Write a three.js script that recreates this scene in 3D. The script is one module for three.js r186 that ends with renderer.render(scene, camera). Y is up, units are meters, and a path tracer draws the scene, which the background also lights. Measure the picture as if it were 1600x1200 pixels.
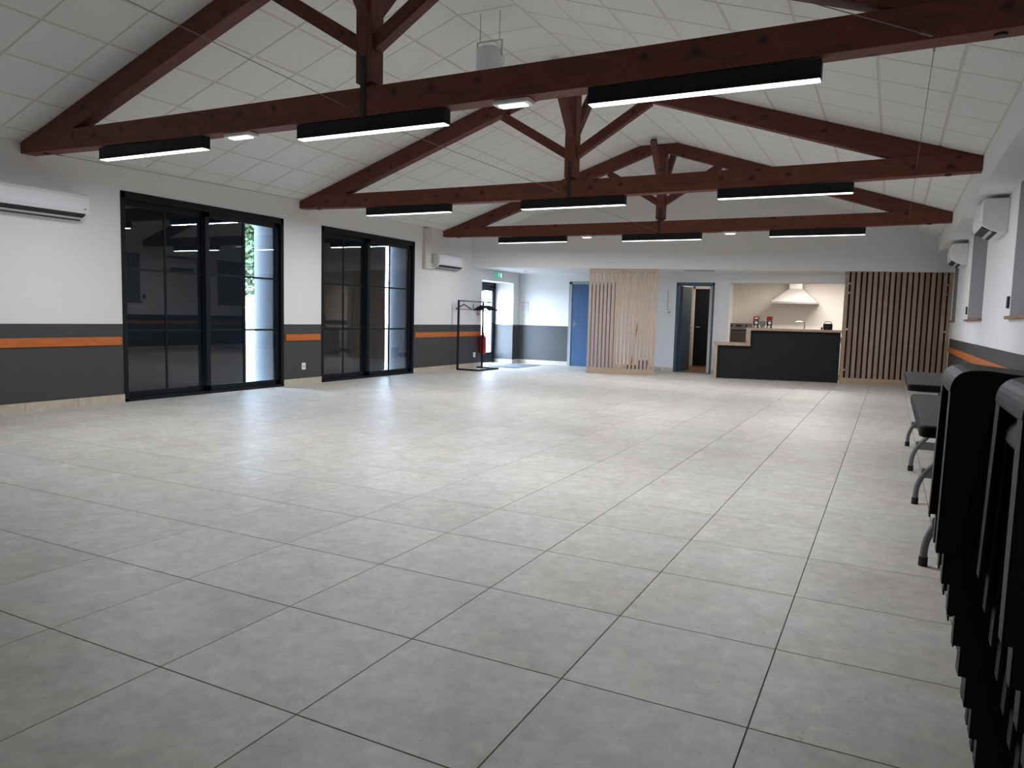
import * as THREE from 'three';
import { mergeGeometries } from 'three/addons/utils/BufferGeometryUtils.js';
import { ConvexGeometry } from 'three/addons/geometries/ConvexGeometry.js';
import { RoundedBoxGeometry } from 'three/addons/geometries/RoundedBoxGeometry.js';
import { RectAreaLightUniformsLib } from 'three/addons/lights/RectAreaLightUniformsLib.js';

// ------------------------------------------------------------------ camera, sky, lamps, exposure
const scene = new THREE.Scene();
const renderer = new THREE.WebGLRenderer({ antialias: true });
renderer.toneMapping = THREE.LinearToneMapping;
renderer.toneMappingExposure = 1.0;
renderer.shadowMap.enabled = true;
RectAreaLightUniformsLib.init();
const camera = new THREE.PerspectiveCamera(2 * Math.atan(600 / 1156.6) * 180 / Math.PI, 4 / 3, 0.05, 200);
camera.rotation.order = 'YXZ';
camera.position.set(0.3018, 1.1982, 2.1948);
camera.rotation.set(-0.092, 0.470, 0.026);
scene.background = new THREE.Color().setRGB(0.74, 0.93, 1.22);
scene.backgroundIntensity = 38;
const LAMP_POWER = 124;              // linear lamps under the trusses
const KITCHEN_POWER = 23;

// ------------------------------------------------------------------ helpers
let seed = 12345;
const rnd = () => { seed = (seed * 1664525 + 1013904223) >>> 0; return seed / 4294967296; };
const taken = {};
const numbered = (n) => { const k = taken[n] = (taken[n] ?? -1) + 1; return k ? `${n}_${String(k).padStart(3, '0')}` : n; };
function thing(name, label, category, [x, y, z] = [0, 0, 0], turn = 0, group) {
  const o = new THREE.Group(); o.name = numbered(name); scene.add(o);
  o.position.set(x, y, z); o.rotation.y = turn; o.userData = { label, category };
  if (group) o.userData.group = group;
  return o;
}
function structGroup(name, [x, y, z] = [0, 0, 0], turn = 0) {
  const o = new THREE.Group(); o.name = numbered(name); scene.add(o);
  o.position.set(x, y, z); o.rotation.y = turn; o.userData = { kind: 'structure' };
  return o;
}
function part(name, geos, mat, parent, label) {
  const g = Array.isArray(geos) ? (geos.length > 1 ? mergeGeometries(geos.map(clean)) : clean(geos[0])) : clean(geos);
  const m = new THREE.Mesh(g, mat); m.name = name; m.castShadow = m.receiveShadow = true;
  if (label) m.userData.label = label;
  parent.add(m); return m;
}
function struct(name, geos, mat) { const m = part(numbered(name), geos, mat, scene); m.userData.kind = 'structure'; return m; }
function clean(g) {
  if (g.index) g = g.toNonIndexed();
  for (const k of Object.keys(g.attributes)) if (!['position', 'normal', 'uv'].includes(k)) g.deleteAttribute(k);
  if (!g.attributes.uv) uvBox(g);
  return g;
}
// uv in metres; u runs along the grain axis
function uvBox(g, grain = 0, du = 0, dv = 0) {
  if (g.index) g = g.toNonIndexed();
  const p = g.attributes.position, n = g.attributes.normal, uv = new Float32Array(p.count * 2);
  for (let t = 0; t < p.count; t += 3) {
    const nn = [0, 1, 2].map((k) => Math.abs(n.getComponent(t, k) + n.getComponent(t + 1, k) + n.getComponent(t + 2, k)));
    const ax = nn.indexOf(Math.max(...nn));
    let a = (ax + 1) % 3, b = (ax + 2) % 3;
    if (b === grain) [a, b] = [b, a];
    for (let i = t; i < t + 3; i++) { uv[2 * i] = p.getComponent(i, a) + du; uv[2 * i + 1] = p.getComponent(i, b) + dv; }
  }
  g.setAttribute('uv', new THREE.BufferAttribute(uv, 2));
  return g;
}
const chamferCache = {};
function cbox(w, h, d, c = 0.003) {
  const key = [w, h, d, c].map((v) => v.toFixed(5)).join();
  if (!chamferCache[key]) {
    if (c <= 0) chamferCache[key] = new THREE.BoxGeometry(w, h, d).toNonIndexed();
    else {
      c = Math.min(c, w * 0.45, h * 0.45, d * 0.45);
      const pts = [];
      for (const x of [-1, 1]) for (const y of [-1, 1]) for (const z of [-1, 1])
        pts.push(new THREE.Vector3(x * w / 2, y * (h / 2 - c), z * (d / 2 - c)), new THREE.Vector3(x * (w / 2 - c), y * h / 2, z * (d / 2 - c)), new THREE.Vector3(x * (w / 2 - c), y * (h / 2 - c), z * d / 2));
      chamferCache[key] = new ConvexGeometry(pts);
    }
  }
  return chamferCache[key].clone();
}
function longest(w, h, d) { return w >= h && w >= d ? 0 : h >= d ? 1 : 2; }
// box by its extents
function bx(x0, x1, y0, y1, z0, z1, c = 0.003, grain) {
  const w = Math.abs(x1 - x0), h = Math.abs(y1 - y0), d = Math.abs(z1 - z0);
  const g = uvBox(cbox(w, h, d, c), grain ?? longest(w, h, d), rnd() * 3, rnd() * 3);
  return g.translate((x0 + x1) / 2, (y0 + y1) / 2, (z0 + z1) / 2);
}
// bar from p to q, w across (horizontal), h the other way
function beam(p, q, w, h, c = 0.004, up = [0, 1, 0]) {
  const P = new THREE.Vector3(...p), Q = new THREE.Vector3(...q), L = P.distanceTo(Q);
  const g = uvBox(cbox(L, h, w, c), 0, rnd() * 3, rnd() * 3);
  const x = Q.clone().sub(P).normalize(), z = x.clone().cross(new THREE.Vector3(...up)).normalize(), y = z.clone().cross(x);
  g.applyMatrix4(new THREE.Matrix4().makeBasis(x, y, z));
  return g.translate((p[0] + q[0]) / 2, (p[1] + q[1]) / 2, (p[2] + q[2]) / 2);
}
function rod(p, q, r, n = 8) {
  const P = new THREE.Vector3(...p), Q = new THREE.Vector3(...q);
  const g = new THREE.CylinderGeometry(r, r, P.distanceTo(Q), n);
  g.applyQuaternion(new THREE.Quaternion().setFromUnitVectors(new THREE.Vector3(0, 1, 0), Q.clone().sub(P).normalize()));
  return g.translate((p[0] + q[0]) / 2, (p[1] + q[1]) / 2, (p[2] + q[2]) / 2);
}
function tube(pts, r, n = 24, m = 8, tension = 0.5) {
  return new THREE.TubeGeometry(new THREE.CatmullRomCurve3(pts.map((p) => new THREE.Vector3(...p)), false, 'catmullrom', tension), n, r, m, false);
}
function shapeOf(pts, holes = []) {
  const s = new THREE.Shape(pts.map((p) => new THREE.Vector2(...p)));
  for (const h of holes) s.holes.push(new THREE.Path(h.map((p) => new THREE.Vector2(...p))));
  return s;
}
const rectPts = (a, b, c, d) => [[a, c], [b, c], [b, d], [a, d]];
// polygon in (x,y) extruded from z0 to z1
function prism(pts, z0, z1, bevel = 0, holes = []) {
  const g = new THREE.ExtrudeGeometry(shapeOf(pts, holes), { depth: z1 - z0 - 2 * bevel, bevelEnabled: bevel > 0, bevelThickness: bevel, bevelSize: bevel, bevelOffset: -bevel, bevelSegments: 1, curveSegments: 8 });
  return uvBox(g.translate(0, 0, z0 + bevel), 0, rnd(), rnd());
}
// polygon in (z,y) extruded from x0 to x1
function prismX(pts, x0, x1, bevel = 0, holes = []) {
  const flip = (l) => l.map(([z, y]) => [-z, y]);
  const g = prism(flip(pts), x0, x1, bevel, holes.map(flip));
  return uvBox(g.rotateY(Math.PI / 2), 2, rnd(), rnd());
}
function glowMat(r, g, b, k) { return new THREE.MeshStandardMaterial({ color: new THREE.Color().setRGB(r * 0.9, g * 0.9, b * 0.9), emissive: new THREE.Color().setRGB(r, g, b), emissiveIntensity: k, roughness: 0.6 }); }
function areaLight(w, h, color, intensity, pos, target, parent = scene) {
  const l = new THREE.RectAreaLight(color, intensity, w, h); l.name = 'light';
  l.position.set(...pos); parent.add(l); l.lookAt(...target); return l;
}

// ------------------------------------------------------------------ textures
const perm = new Float32Array(65536); { let s = 777; for (let i = 0; i < 65536; i++) { s = (s * 1103515245 + 12345) >>> 0; perm[i] = (s >>> 8) / 16777216; } }
function vnoise(x, y, px, py) {
  const xi = Math.floor(x), yi = Math.floor(y), fx = x - xi, fy = y - yi;
  const h = (i, j) => perm[((((i % px) + px) % px) * 157 + (((j % py) + py) % py) * 4211) & 65535];
  const sx = fx * fx * (3 - 2 * fx), sy = fy * fy * (3 - 2 * fy);
  return (h(xi, yi) * (1 - sx) + h(xi + 1, yi) * sx) * (1 - sy) + (h(xi, yi + 1) * (1 - sx) + h(xi + 1, yi + 1) * sx) * sy;
}
function fbm(u, v, fx, fy, oct) { let s = 0, a = 0.5, t = 0; for (let o = 0; o < oct; o++) { s += a * vnoise(u * fx + o * 17, v * fy + o * 31, fx, fy); t += a; a *= 0.55; fx *= 2; fy *= 2; } return s / t; }
function texture(w, h, fn, srgb = true, su = 1, sv = 1) {
  const d = new Uint8Array(w * h * 4);
  for (let j = 0; j < h; j++) for (let i = 0; i < w; i++) {
    const c = fn(i / w, j / h); const k = 4 * (j * w + i);
    d[k] = Math.max(0, Math.min(255, c[0] * 255)); d[k + 1] = Math.max(0, Math.min(255, c[1] * 255)); d[k + 2] = Math.max(0, Math.min(255, c[2] * 255)); d[k + 3] = 255;
  }
  const t = new THREE.DataTexture(d, w, h, THREE.RGBAFormat);
  t.wrapS = t.wrapT = THREE.RepeatWrapping; t.magFilter = THREE.LinearFilter; t.minFilter = THREE.LinearMipmapLinearFilter; t.generateMipmaps = true;
  if (srgb) t.colorSpace = THREE.SRGBColorSpace;
  t.repeat.set(1 / su, 1 / sv); t.needsUpdate = true; return t;
}
function woodTex(w, h, base, dark, su, sv, knots, rings) {
  const ks = []; for (let i = 0; i < knots; i++) ks.push([rnd(), rnd(), 0.008 + rnd() * 0.010]);
  return texture(w, h, (u, v) => {
    let bend = 0, kn = 0;
    for (const [ku, kv, r] of ks) {
      let du = Math.abs(u - ku); du = Math.min(du, 1 - du) * su; let dv = Math.abs(v - kv); dv = Math.min(dv, 1 - dv) * sv;
      const q = Math.sqrt(du * du * 0.45 + dv * dv) / r; kn = Math.max(kn, Math.exp(-q * q * 0.7)); bend += Math.exp(-q * q * 0.12) * 0.6;
    }
    const g = fbm(u, v, 4, 24, 3), fine = fbm(u, v, 16, 220, 2), ring = 0.5 + 0.5 * Math.sin((v * rings + fbm(u, v, 3, 4, 2) * 6 + bend * 2) * 6.283);
    const blotch = fbm(u + 0.3, v, 6, 5, 3);
    let t = 0.30 * ring + 0.32 * g + 0.2 * fine + 0.18 * blotch; t = Math.min(1, t + kn * 0.9);
    const k = 1 - 0.55 * kn;
    return [0, 1, 2].map((c) => (base[c] + (dark[c] - base[c]) * t) * k);
  }, true, su, sv);
}
const stoneTex = texture(1024, 1024, (u, v) => {
  const a = fbm(u, v, 5, 5, 5), b = fbm(u + 0.37, v + 0.11, 24, 24, 3), c = fbm(u, v, 3, 9, 4), s = fbm(u + 0.7, v + 0.2, 90, 90, 2);
  let t = 0.765 + (a - 0.5) * 0.10 + (b - 0.5) * 0.10 + (c - 0.5) * 0.05 + (fbm(u + 0.2, v + 0.6, 55, 55, 2) - 0.5) * 0.05;
  if (s > 0.82) t -= (s - 0.82) * 1.0;
  const w = (fbm(u + 0.5, v + 0.5, 4, 4, 3) - 0.5) * 0.022;
  return [t + w * 0.6, t - 0.006, t - 0.03 - w];
}, true, 1.2, 1.2);
const stoneRough = texture(512, 512, (u, v) => { const t = 0.47 + (fbm(u, v, 8, 8, 4) - 0.5) * 0.12; return [t, t, t]; }, false, 1.2, 1.2);
const redWood = woodTex(1024, 512, [0.51, 0.255, 0.175], [0.30, 0.145, 0.098], 2.0, 0.6, 9, 7);
const oakWood = woodTex(1024, 512, [0.78, 0.69, 0.595], [0.67, 0.575, 0.485], 2.0, 0.6, 2, 10);
const oakWood2 = woodTex(1024, 512, [0.74, 0.645, 0.56], [0.59, 0.49, 0.42], 2.0, 0.6, 1, 10);
const orangeWood = woodTex(512, 256, [0.80, 0.46, 0.19], [0.66, 0.33, 0.11], 2.0, 0.5, 2, 6);
const plankTex = woodTex(512, 256, [0.55, 0.42, 0.30], [0.40, 0.29, 0.2], 1.2, 0.4, 2, 6);
const panelTex = texture(512, 512, (u, v) => { const t = 0.88 + (fbm(u, v, 60, 60, 2) - 0.5) * 0.05 + (fbm(u, v, 4, 4, 2) - 0.5) * 0.02; return [t, t, t * 0.99]; }, true, 0.6, 0.6);
const plasterBump = texture(512, 512, (u, v) => { const t = fbm(u, v, 40, 40, 4); return [t, t, t]; }, false, 0.8, 0.8);
const plasticBump = texture(256, 256, (u, v) => { const t = fbm(u, v, 64, 64, 2); return [t, t, t]; }, false, 0.12, 0.12);

// ------------------------------------------------------------------ materials
const S = (o) => new THREE.MeshStandardMaterial(o);
const P = (o) => new THREE.MeshPhysicalMaterial(o);
const lin = (r, g, b) => new THREE.Color().setRGB(r, g, b);
const M = {
  white: S({ color: lin(0.765, 0.765, 0.76), roughness: 0.85, bumpMap: plasterBump, bumpScale: 0.0006 }),
  dado: S({ color: lin(0.047, 0.047, 0.046), roughness: 0.55, bumpMap: plasterBump, bumpScale: 0.0004 }),
  cream: S({ color: lin(0.77, 0.715, 0.655), roughness: 0.8 }),
  tiles: [1, 0.965, 1.03].map((k) => S({ color: lin(0.98 * k, 0.95 * k, 0.915 * k), map: stoneTex, roughness: 1, roughnessMap: stoneRough })),
  grout: S({ color: lin(0.10, 0.095, 0.09), roughness: 0.9 }),
  skirting: S({ color: lin(0.95, 0.86, 0.74), map: stoneTex, roughness: 0.5 }),
  panel: S({ color: 0xffffff, map: panelTex, roughness: 0.95 }),
  grid: S({ color: lin(0.60, 0.575, 0.545), roughness: 0.7 }),
  beam: S({ color: 0xffffff, map: redWood, roughness: 0.62 }),
  beam2: S({ color: lin(0.85, 0.8, 0.8), map: redWood, roughness: 0.62 }),
  oak: S({ color: 0xffffff, map: oakWood, roughness: 0.6 }),
  oakDark: S({ color: 0xffffff, map: oakWood2, roughness: 0.6 }),
  rail: S({ color: 0xffffff, map: orangeWood, roughness: 0.45 }),
  sill: S({ color: lin(0.72, 0.5, 0.42), map: oakWood2, roughness: 0.5 }),
  plank: S({ color: 0xffffff, map: plankTex, roughness: 0.5 }),
  black: P({ color: lin(0.008, 0.010, 0.013), roughness: 0.55, specularIntensity: 0.5 }),
  frame: P({ color: lin(0.006, 0.009, 0.013), roughness: 0.5, specularIntensity: 0.4 }),
  lining: S({ color: lin(0.10, 0.11, 0.12), roughness: 0.6 }),
  shutter: P({ color: lin(0.014, 0.017, 0.022), roughness: 0.8, specularIntensity: 0.3 }),
  steel: S({ color: lin(0.028, 0.03, 0.034), roughness: 0.5, metalness: 0.3 }),
  chrome: S({ color: lin(0.75, 0.75, 0.76), roughness: 0.18, metalness: 1 }),
  inox: S({ color: lin(0.62, 0.59, 0.55), roughness: 0.35, metalness: 0.9 }),
  inoxDark: S({ color: lin(0.22, 0.21, 0.2), roughness: 0.3, metalness: 0.7 }),
  cable: S({ color: lin(0.16, 0.16, 0.16), roughness: 0.4, metalness: 0.7 }),
  ac: S({ color: lin(0.74, 0.75, 0.77), roughness: 0.35 }),
  acGrey: S({ color: lin(0.5, 0.5, 0.51), roughness: 0.5 }),
  slot: S({ color: lin(0.02, 0.02, 0.022), roughness: 0.7 }),
  blue: S({ color: lin(0.03, 0.08, 0.18), roughness: 0.5 }),
  blueDark: S({ color: lin(0.045, 0.09, 0.135), roughness: 0.5 }),
  darkDoor: P({ color: lin(0.006, 0.007, 0.009), roughness: 0.5, specularIntensity: 0.4 }),
  charcoal: P({ color: lin(0.014, 0.017, 0.019), roughness: 0.6, specularIntensity: 0.5 }),
  blind: S({ color: lin(0.20, 0.205, 0.215), roughness: 0.9 }),
  glass: new THREE.MeshPhysicalMaterial({ color: lin(0.72, 0.80, 0.84), roughness: 0.0, transmission: 1, thickness: 0, ior: 1.72 }),
  clear: new THREE.MeshPhysicalMaterial({ color: lin(0.95, 0.97, 0.98), roughness: 0.0, transmission: 1, thickness: 0, ior: 1.5 }),
  red: S({ color: lin(0.42, 0.018, 0.02), roughness: 0.35 }),
  plastic: P({ color: lin(0.017, 0.020, 0.024), roughness: 0.55, specularIntensity: 0.6, bumpMap: plasticBump, bumpScale: 0.0003 }),
  tableTop: P({ color: lin(0.05, 0.05, 0.051), roughness: 0.6, specularIntensity: 0.5, bumpMap: plasticBump, bumpScale: 0.0004 }),
  tableEdge: P({ color: lin(0.003, 0.003, 0.004), roughness: 0.6, specularIntensity: 0.25 }),
  legGrey: S({ color: lin(0.16, 0.165, 0.175), roughness: 0.4, metalness: 0.3 }),
  rubber: S({ color: lin(0.008, 0.008, 0.008), roughness: 0.8 }),
  green: glowMat(0.02, 0.42, 0.25, 0.45),
  signWhite: glowMat(0.9, 0.95, 0.95, 0.9),
  paper: S({ color: lin(0.78, 0.79, 0.8), roughness: 0.9 }),
  paperRed: S({ color: lin(0.75, 0.42, 0.38), roughness: 0.9 }),
  grey: S({ color: lin(0.35, 0.35, 0.36), roughness: 0.6 }),
  mat: S({ color: lin(0.12, 0.125, 0.135), roughness: 1, bumpMap: plasticBump, bumpScale: 0.002 }),
  lampGlow: glowMat(1, 1, 1, 3.2),
  concrete: S({ color: lin(0.42, 0.41, 0.39), roughness: 0.95, map: stoneTex }),
  outWall: S({ color: lin(0.62, 0.62, 0.62), roughness: 0.9 }),
  leaf: S({ color: lin(0.045, 0.075, 0.028), roughness: 0.8, side: THREE.DoubleSide }),
  bark: S({ color: lin(0.12, 0.09, 0.06), roughness: 0.95 }),
  white2: S({ color: lin(0.8, 0.8, 0.8), roughness: 0.4 }),
  yellow: S({ color: lin(0.6, 0.4, 0.05), roughness: 0.5 }),
  blueBucket: S({ color: lin(0.03, 0.06, 0.35), roughness: 0.4 }),
};

// ------------------------------------------------------------------ room constants (metres)
const XL = -8.16, XR = 1.34, ZB = 10.0;                  // left wall, right wall, wall behind the camera
const EAVE = 2.916, RIDGE = 4.332, RXL = -3.972, RXR = -3.282, BULK = 1.032, BULKY = 2.62;
const slopeL = (RIDGE - EAVE) / (RXL - XL), EAVER = 2.95, slopeR = (RIDGE - EAVER) / (BULK - RXR);
const ceilY = (x) => x < RXL ? EAVE + slopeL * (x - XL) : x > RXR ? RIDGE - slopeR * (x - RXR) : RIDGE;
const GA = Math.atan2(2.4, 9.5), GZ = -12.3;           // the gable end runs askew
const gz = (x) => GZ - 0.2526 * (x - XL);
const gpos = (t, n = 0) => [XL + t * Math.cos(GA) - n * Math.sin(GA), 0, GZ - t * Math.sin(GA) - n * Math.cos(GA)];
const SOFFIT = 2.262, ZW = -14.74;

// ------------------------------------------------------------------ floor
{
  const fl = structGroup('floor');
  part('grout_bed', bx(XL - 0.6, XR + 0.3, -0.15, -0.004, ZB + 0.2, -17.8, 0), M.grout, fl);
  camera.updateMatrixWorld(); const view = camera.matrixWorldInverse.copy(camera.matrixWorld).invert();
  const proj = (x, y, z) => { const v = new THREE.Vector3(x, y, z).applyMatrix4(view); return v.z > -0.2 ? null : [800 - 1156.6 * v.x / v.z, 600 + 1156.6 * v.y / v.z]; };
  const share = (x0, x1, y0, z0, z1) => {
    const q = [[x0, z0], [x1, z0], [x1, z1], [x0, z1]].map(([x, z]) => proj(x, y0(x), z)); if (q.some((p) => !p)) return 0;
    const c = q.map(([a, b]) => [Math.max(0, Math.min(1600, a)), Math.max(0, Math.min(1200, b))]); let s = 0;
    for (let i = 0; i < 4; i++) { const [a, b] = c[i], [d, e] = c[(i + 1) % 4]; s += a * e - d * b; } return Math.abs(s) / 2;
  };
  M.share = share;
  const variants = []; 
  for (let k = 0; k < 12; k++) {
    let g = cbox(0.5963, 0.012, 0.5963, 0.0012); g = uvBox(g, k % 2 ? 0 : 2, rnd() * 1.2, rnd() * 1.2); variants.push(clean(g.translate(0, -0.006, 0)));
  }
  const cells = [];
  for (let i = -14; i <= 2; i++) for (let j = -25; j <= 16; j++) {
    const x0 = Math.max(i * 0.6, XL - 0.6), x1 = Math.min((i + 1) * 0.6, XR), z0 = j * 0.6, z1 = z0 + 0.6;
    if (x1 - x0 < 0.05 || z0 < -14.76 && false) continue;
    cells.push({ x0, x1, z0, z1, s: share(x0, x1, () => 0, z0, z1) });
  }
  cells.sort((a, b) => b.s - a.s);
  const rest = []; let n = 0;
  for (const c of cells) {
    const full = c.x1 - c.x0 > 0.59;
    const g = full ? variants[Math.floor(rnd() * 12)] : clean(uvBox(cbox(c.x1 - c.x0 - 0.0037, 0.012, 0.5963, 0.0012), 0, rnd(), rnd()).translate(0, -0.006, 0));
    const px = (c.x0 + c.x1) / 2, pz = (c.z0 + c.z1) / 2;
    if (n < 290 && c.s > 15) { const m = new THREE.Mesh(g, M.tiles[Math.floor(rnd() * 3)]); m.name = 'tile'; m.castShadow = m.receiveShadow = true; m.position.set(px, 0, pz); fl.add(m); n++; }
    else rest.push(g.clone().translate(px, 0, pz));
  }
  part('far_tiles', rest, M.tiles[0], fl).userData.kind = 'stuff';
}
// ------------------------------------------------------------------ ceiling: slabs with a grid of panels
{
  const ce = structGroup('ceiling');
  const ZC0 = -15.1;
  const prof = (a, b, up) => prism([[a, ceilY(a) + 0.008], [b, ceilY(b) + 0.008], [b, ceilY(b) + up], [a, ceilY(a) + up]], ZC0, ZB + 0.2);
  part('grid', [prof(XL - 0.6, RXL, 0.2), prof(RXL, RXR, 0.2), prof(RXR, BULK + 0.4, 0.2)], M.grid, ce);
  const lines = { l: [XL], m: [RXL], r: [RXR] };
  for (let x = -7.93; x < RXL - 0.2; x += 0.5689) lines.l.push(x); lines.l.push(RXL);
  lines.m.push(RXR);
  for (let x = RXR + 0.56; x < BULK - 0.05; x += 0.56) lines.r.push(x); lines.r.push(BULK);
  const cells = [];
  for (const k of ['l', 'm', 'r']) for (let i = 0; i + 1 < lines[k].length; i++) {
    const off = k === 'l' ? -2.34 : k === 'm' ? -2.34 : -4.93;
    for (let j = -22; j < 21; j++) {
      const z0 = off + j * 0.6, z1 = z0 + 0.6, x0 = lines[k][i], x1 = lines[k][i + 1];
      if (z1 < ZC0 || z0 > ZB) continue;
      cells.push({ x0, x1, z0: Math.max(z0, ZC0), z1: Math.min(z1, ZB), s: z0 < gz(x0) - 0.5 ? 0 : M.share(x0, x1, ceilY, z0, z1) });
    }
  }
  cells.sort((a, b) => b.s - a.s);
  const rest = [], cache = {}; let n = 0;
  for (const c of cells) {
    const dx = c.x1 - c.x0, dy = ceilY(c.x1) - ceilY(c.x0), L = Math.hypot(dx, dy), ang = Math.atan2(dy, dx);
    const w = L - 0.022, d = c.z1 - c.z0 - 0.018; if (w < 0.03 || d < 0.03) continue;
    const key = w.toFixed(3) + d.toFixed(3) + ang.toFixed(3);
    const g = cache[key] ??= clean(uvBox(cbox(w, 0.018, d, 0.004), 0, rnd(), rnd()).rotateZ(ang));
    const px = (c.x0 + c.x1) / 2, py = (ceilY(c.x0 + 1e-4) + ceilY(c.x1 - 1e-4)) / 2 + 0.011, pz = (c.z0 + c.z1) / 2;
    if (n < 290 && c.s > 30) { const m = new THREE.Mesh(g, M.panel); m.name = 'ceiling_panel'; m.castShadow = m.receiveShadow = true; m.position.set(px, py, pz); ce.add(m); n++; }
    else rest.push(g.clone().translate(px, py, pz));
  }
  part('far_panels', rest, M.panel, ce).userData.kind = 'stuff';
}
// ------------------------------------------------------------------ walls
const D1 = [-6.52, -3.80], D2 = [-10.07, -7.39], D0 = [-1.4, 1.4], DH = 2.585, EX = [-14.42, -12.81], EXH = 2.005;
{
  const wl = structGroup('wall_left');
  part('wall_body', prismX(rectPts(-17.8, ZB + 0.2, 0, 3.02), XL - 0.6, XL, 0, [rectPts(D1[0], D1[1], 0.001, DH), rectPts(D2[0], D2[1], 0.001, DH), rectPts(D0[0], D0[1], 0.001, DH), rectPts(EX[0], EX[1], 0.001, EXH)]), M.white, wl);
  const dadoZ = [[D1[1], D0[0]], [D0[1], ZB], [D2[1], D1[0]], [EX[1], D2[0]], [ZW, EX[0]]];
  for (const [a, b] of dadoZ) part('dado', bx(XL, XL + 0.004, 0.10, 0.972, a, b, 0), M.dado, wl);
  part('dado', bx(XL - 0.5, XL - 0.001, 0.10, 0.972, EX[0] - 0.001, EX[0] + 0.004, 0), M.dado, wl);
}
const WIN = [[-6.62, -4.55], [-11.24, -9.17], [-14.64, -13.72], [-1.95, 0.1]];
{
  const wr = structGroup('wall_right');
  part('wall_body', prismX(rectPts(-17.8, ZB + 0.2, 0, 3.2), XR, XR + 0.3, 0, WIN.map(([a, b]) => rectPts(a, b, 1.32, BULKY))), M.white, wr);
  part('dado', bx(XR - 0.004, XR, 0.10, 0.972, -14.7, ZB, 0), M.dado, wr);
  struct('ceiling_bulkhead', prism([[BULK, BULKY], [XR + 0.3, BULKY], [XR + 0.3, 3.2], [BULK, 3.2]], -15.1, ZB + 0.2), M.white);
  struct('trim', bx(XL, XR, 0, 0.972, ZB - 0.004, ZB, 0), M.dado);
  struct('wall_rear', bx(XL - 0.6, XR + 0.3, 0, 4.6, ZB, ZB + 0.2, 0), M.white);
}
{ // the gable end, askew, with the low ceiling behind it
  const g = structGroup('wall_gable', [XL, 0, GZ], GA);
  const tx = (x) => (x - XL) / Math.cos(GA);
  part('wall_body', prism([[-0.15, SOFFIT], [tx(XR + 0.3), SOFFIT], [tx(XR + 0.3), 3.05], [tx(BULK), EAVER + 0.1], [tx(RXR), RIDGE + 0.1], [tx(RXL), RIDGE + 0.1], [tx(XL), EAVE + 0.1], [-0.15, EAVE + 0.05]], -0.2, 0), M.white, g);
  const low = struct('ceiling_low', prism([[XL - 0.1, 12.35], [XR + 0.1, 14.72], [XR + 0.3, 15.1], [XL - 0.6, 15.1]].map(([x, z]) => [x, -z]), 0, 0.15).rotateX(-Math.PI / 2).scale(1, 1, -1).translate(0, 0, 0), M.white);
  low.geometry.dispose(); // replaced by a slab drawn in plan
  const sh = shapeOf([[XL - 0.1, 12.45], [XR + 0.1, 14.85], [XR + 0.3, 15.1], [XL - 0.6, 15.1]]);
  const gg = new THREE.ExtrudeGeometry(sh, { depth: 0.15, bevelEnabled: false }).rotateX(-Math.PI / 2); // (x, y) -> (x, 0, -y)
  low.geometry = clean(uvBox(clean(gg.translate(0, SOFFIT, 0)), 0));
}
{ // back walls, corridor and kitchen shells
  const wb = structGroup('wall_back');
  part('wall_body', prism(rectPts(XL - 0.6, -4.36, 0, 2.4), ZW - 0.2, ZW), M.white, wb);
  part('dado', bx(XL, -6.78, 0.10, 0.972, ZW, ZW + 0.004, 0), M.dado, wb);
  part('wall_return', prism([[-4.36, 0], [-4.10, 0], [-4.10, 2.04], [-3.277, 2.04], [-3.277, 0], [-2.93, 0], [-2.93, 2.045], [0.2, 2.045], [0.2, 2.4], [-4.36, 2.4]], ZW - 0.2, ZW + 0.05), M.white, wb);
  struct('wall_corridor', [bx(-4.6, -4.36, 0, 2.4, -17.4, ZW - 0.2, 0), bx(-4.6, -3.277, 0, 2.4, -17.6, -17.4, 0), bx(-3.42, -3.34, 0, 2.4, -17.6, ZW - 0.2, 0)], M.cream);
  struct('ceiling_corridor', bx(-4.6, XR + 0.3, 2.3, 2.45, -17.8, ZW - 0.2, 0), M.cream);
  const kf = structGroup('floor_corridor');
  for (let i = 0; i < 8; i++) part('plank', bx(-4.36 + i * 0.136, -4.36 + i * 0.136 + 0.134, -0.004, 0.006, -17.4, ZW - 0.05, 0.001, 2), M.plank, kf);
  struct('wall_kitchen', [bx(-3.42, XR, 0, 2.4, -17.8, -17.5, 0)], M.cream);
}
// skirting tiles
{
  const bl = structGroup('baseboard_left');
  for (const [a, b] of [[D1[1], D0[0]], [D2[1], D1[0]], [EX[1], D2[0]]]) {
    let z = b; while (z > a + 0.03) { const zz = Math.max(a, z - 0.6); part('skirting_tile', bx(XL, XL + 0.012, 0, 0.1, zz + 0.002, z - 0.002, 0.001), M.skirting, bl); z = zz; }
  }
  for (let x = XL; x < -6.8; x += 0.6) part('skirting_tile', bx(x + 0.002, Math.min(x + 0.598, -6.78), 0, 0.1, ZW, ZW + 0.012, 0.001), M.skirting, bl);
  for (let x = -5.6; x < -4.4; x += 0.6) part('skirting_tile', bx(x + 0.002, x + 0.598, 0, 0.1, ZW, ZW + 0.012, 0.001), M.skirting, bl);
  part('skirting_tile', bx(-4.36, -4.12, 0, 0.1, ZW + 0.05, ZW + 0.062, 0.001), M.skirting, bl);
  part('skirting_tile', bx(-3.26, -2.95, 0, 0.1, ZW + 0.05, ZW + 0.062, 0.001), M.skirting, bl);
  part('skirting_tile', bx(XL - 0.5, XL - 0.02, 0, 0.1, EX[0], EX[0] + 0.012, 0.001), M.skirting, bl);
  const br = structGroup('baseboard_right');
  for (let z = 1.2; z > -14.1; z -= 0.6) part('skirting_tile', bx(XR - 0.012, XR, 0, 0.1, z - 0.598, z - 0.002, 0.001), M.skirting, br);
}
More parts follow.
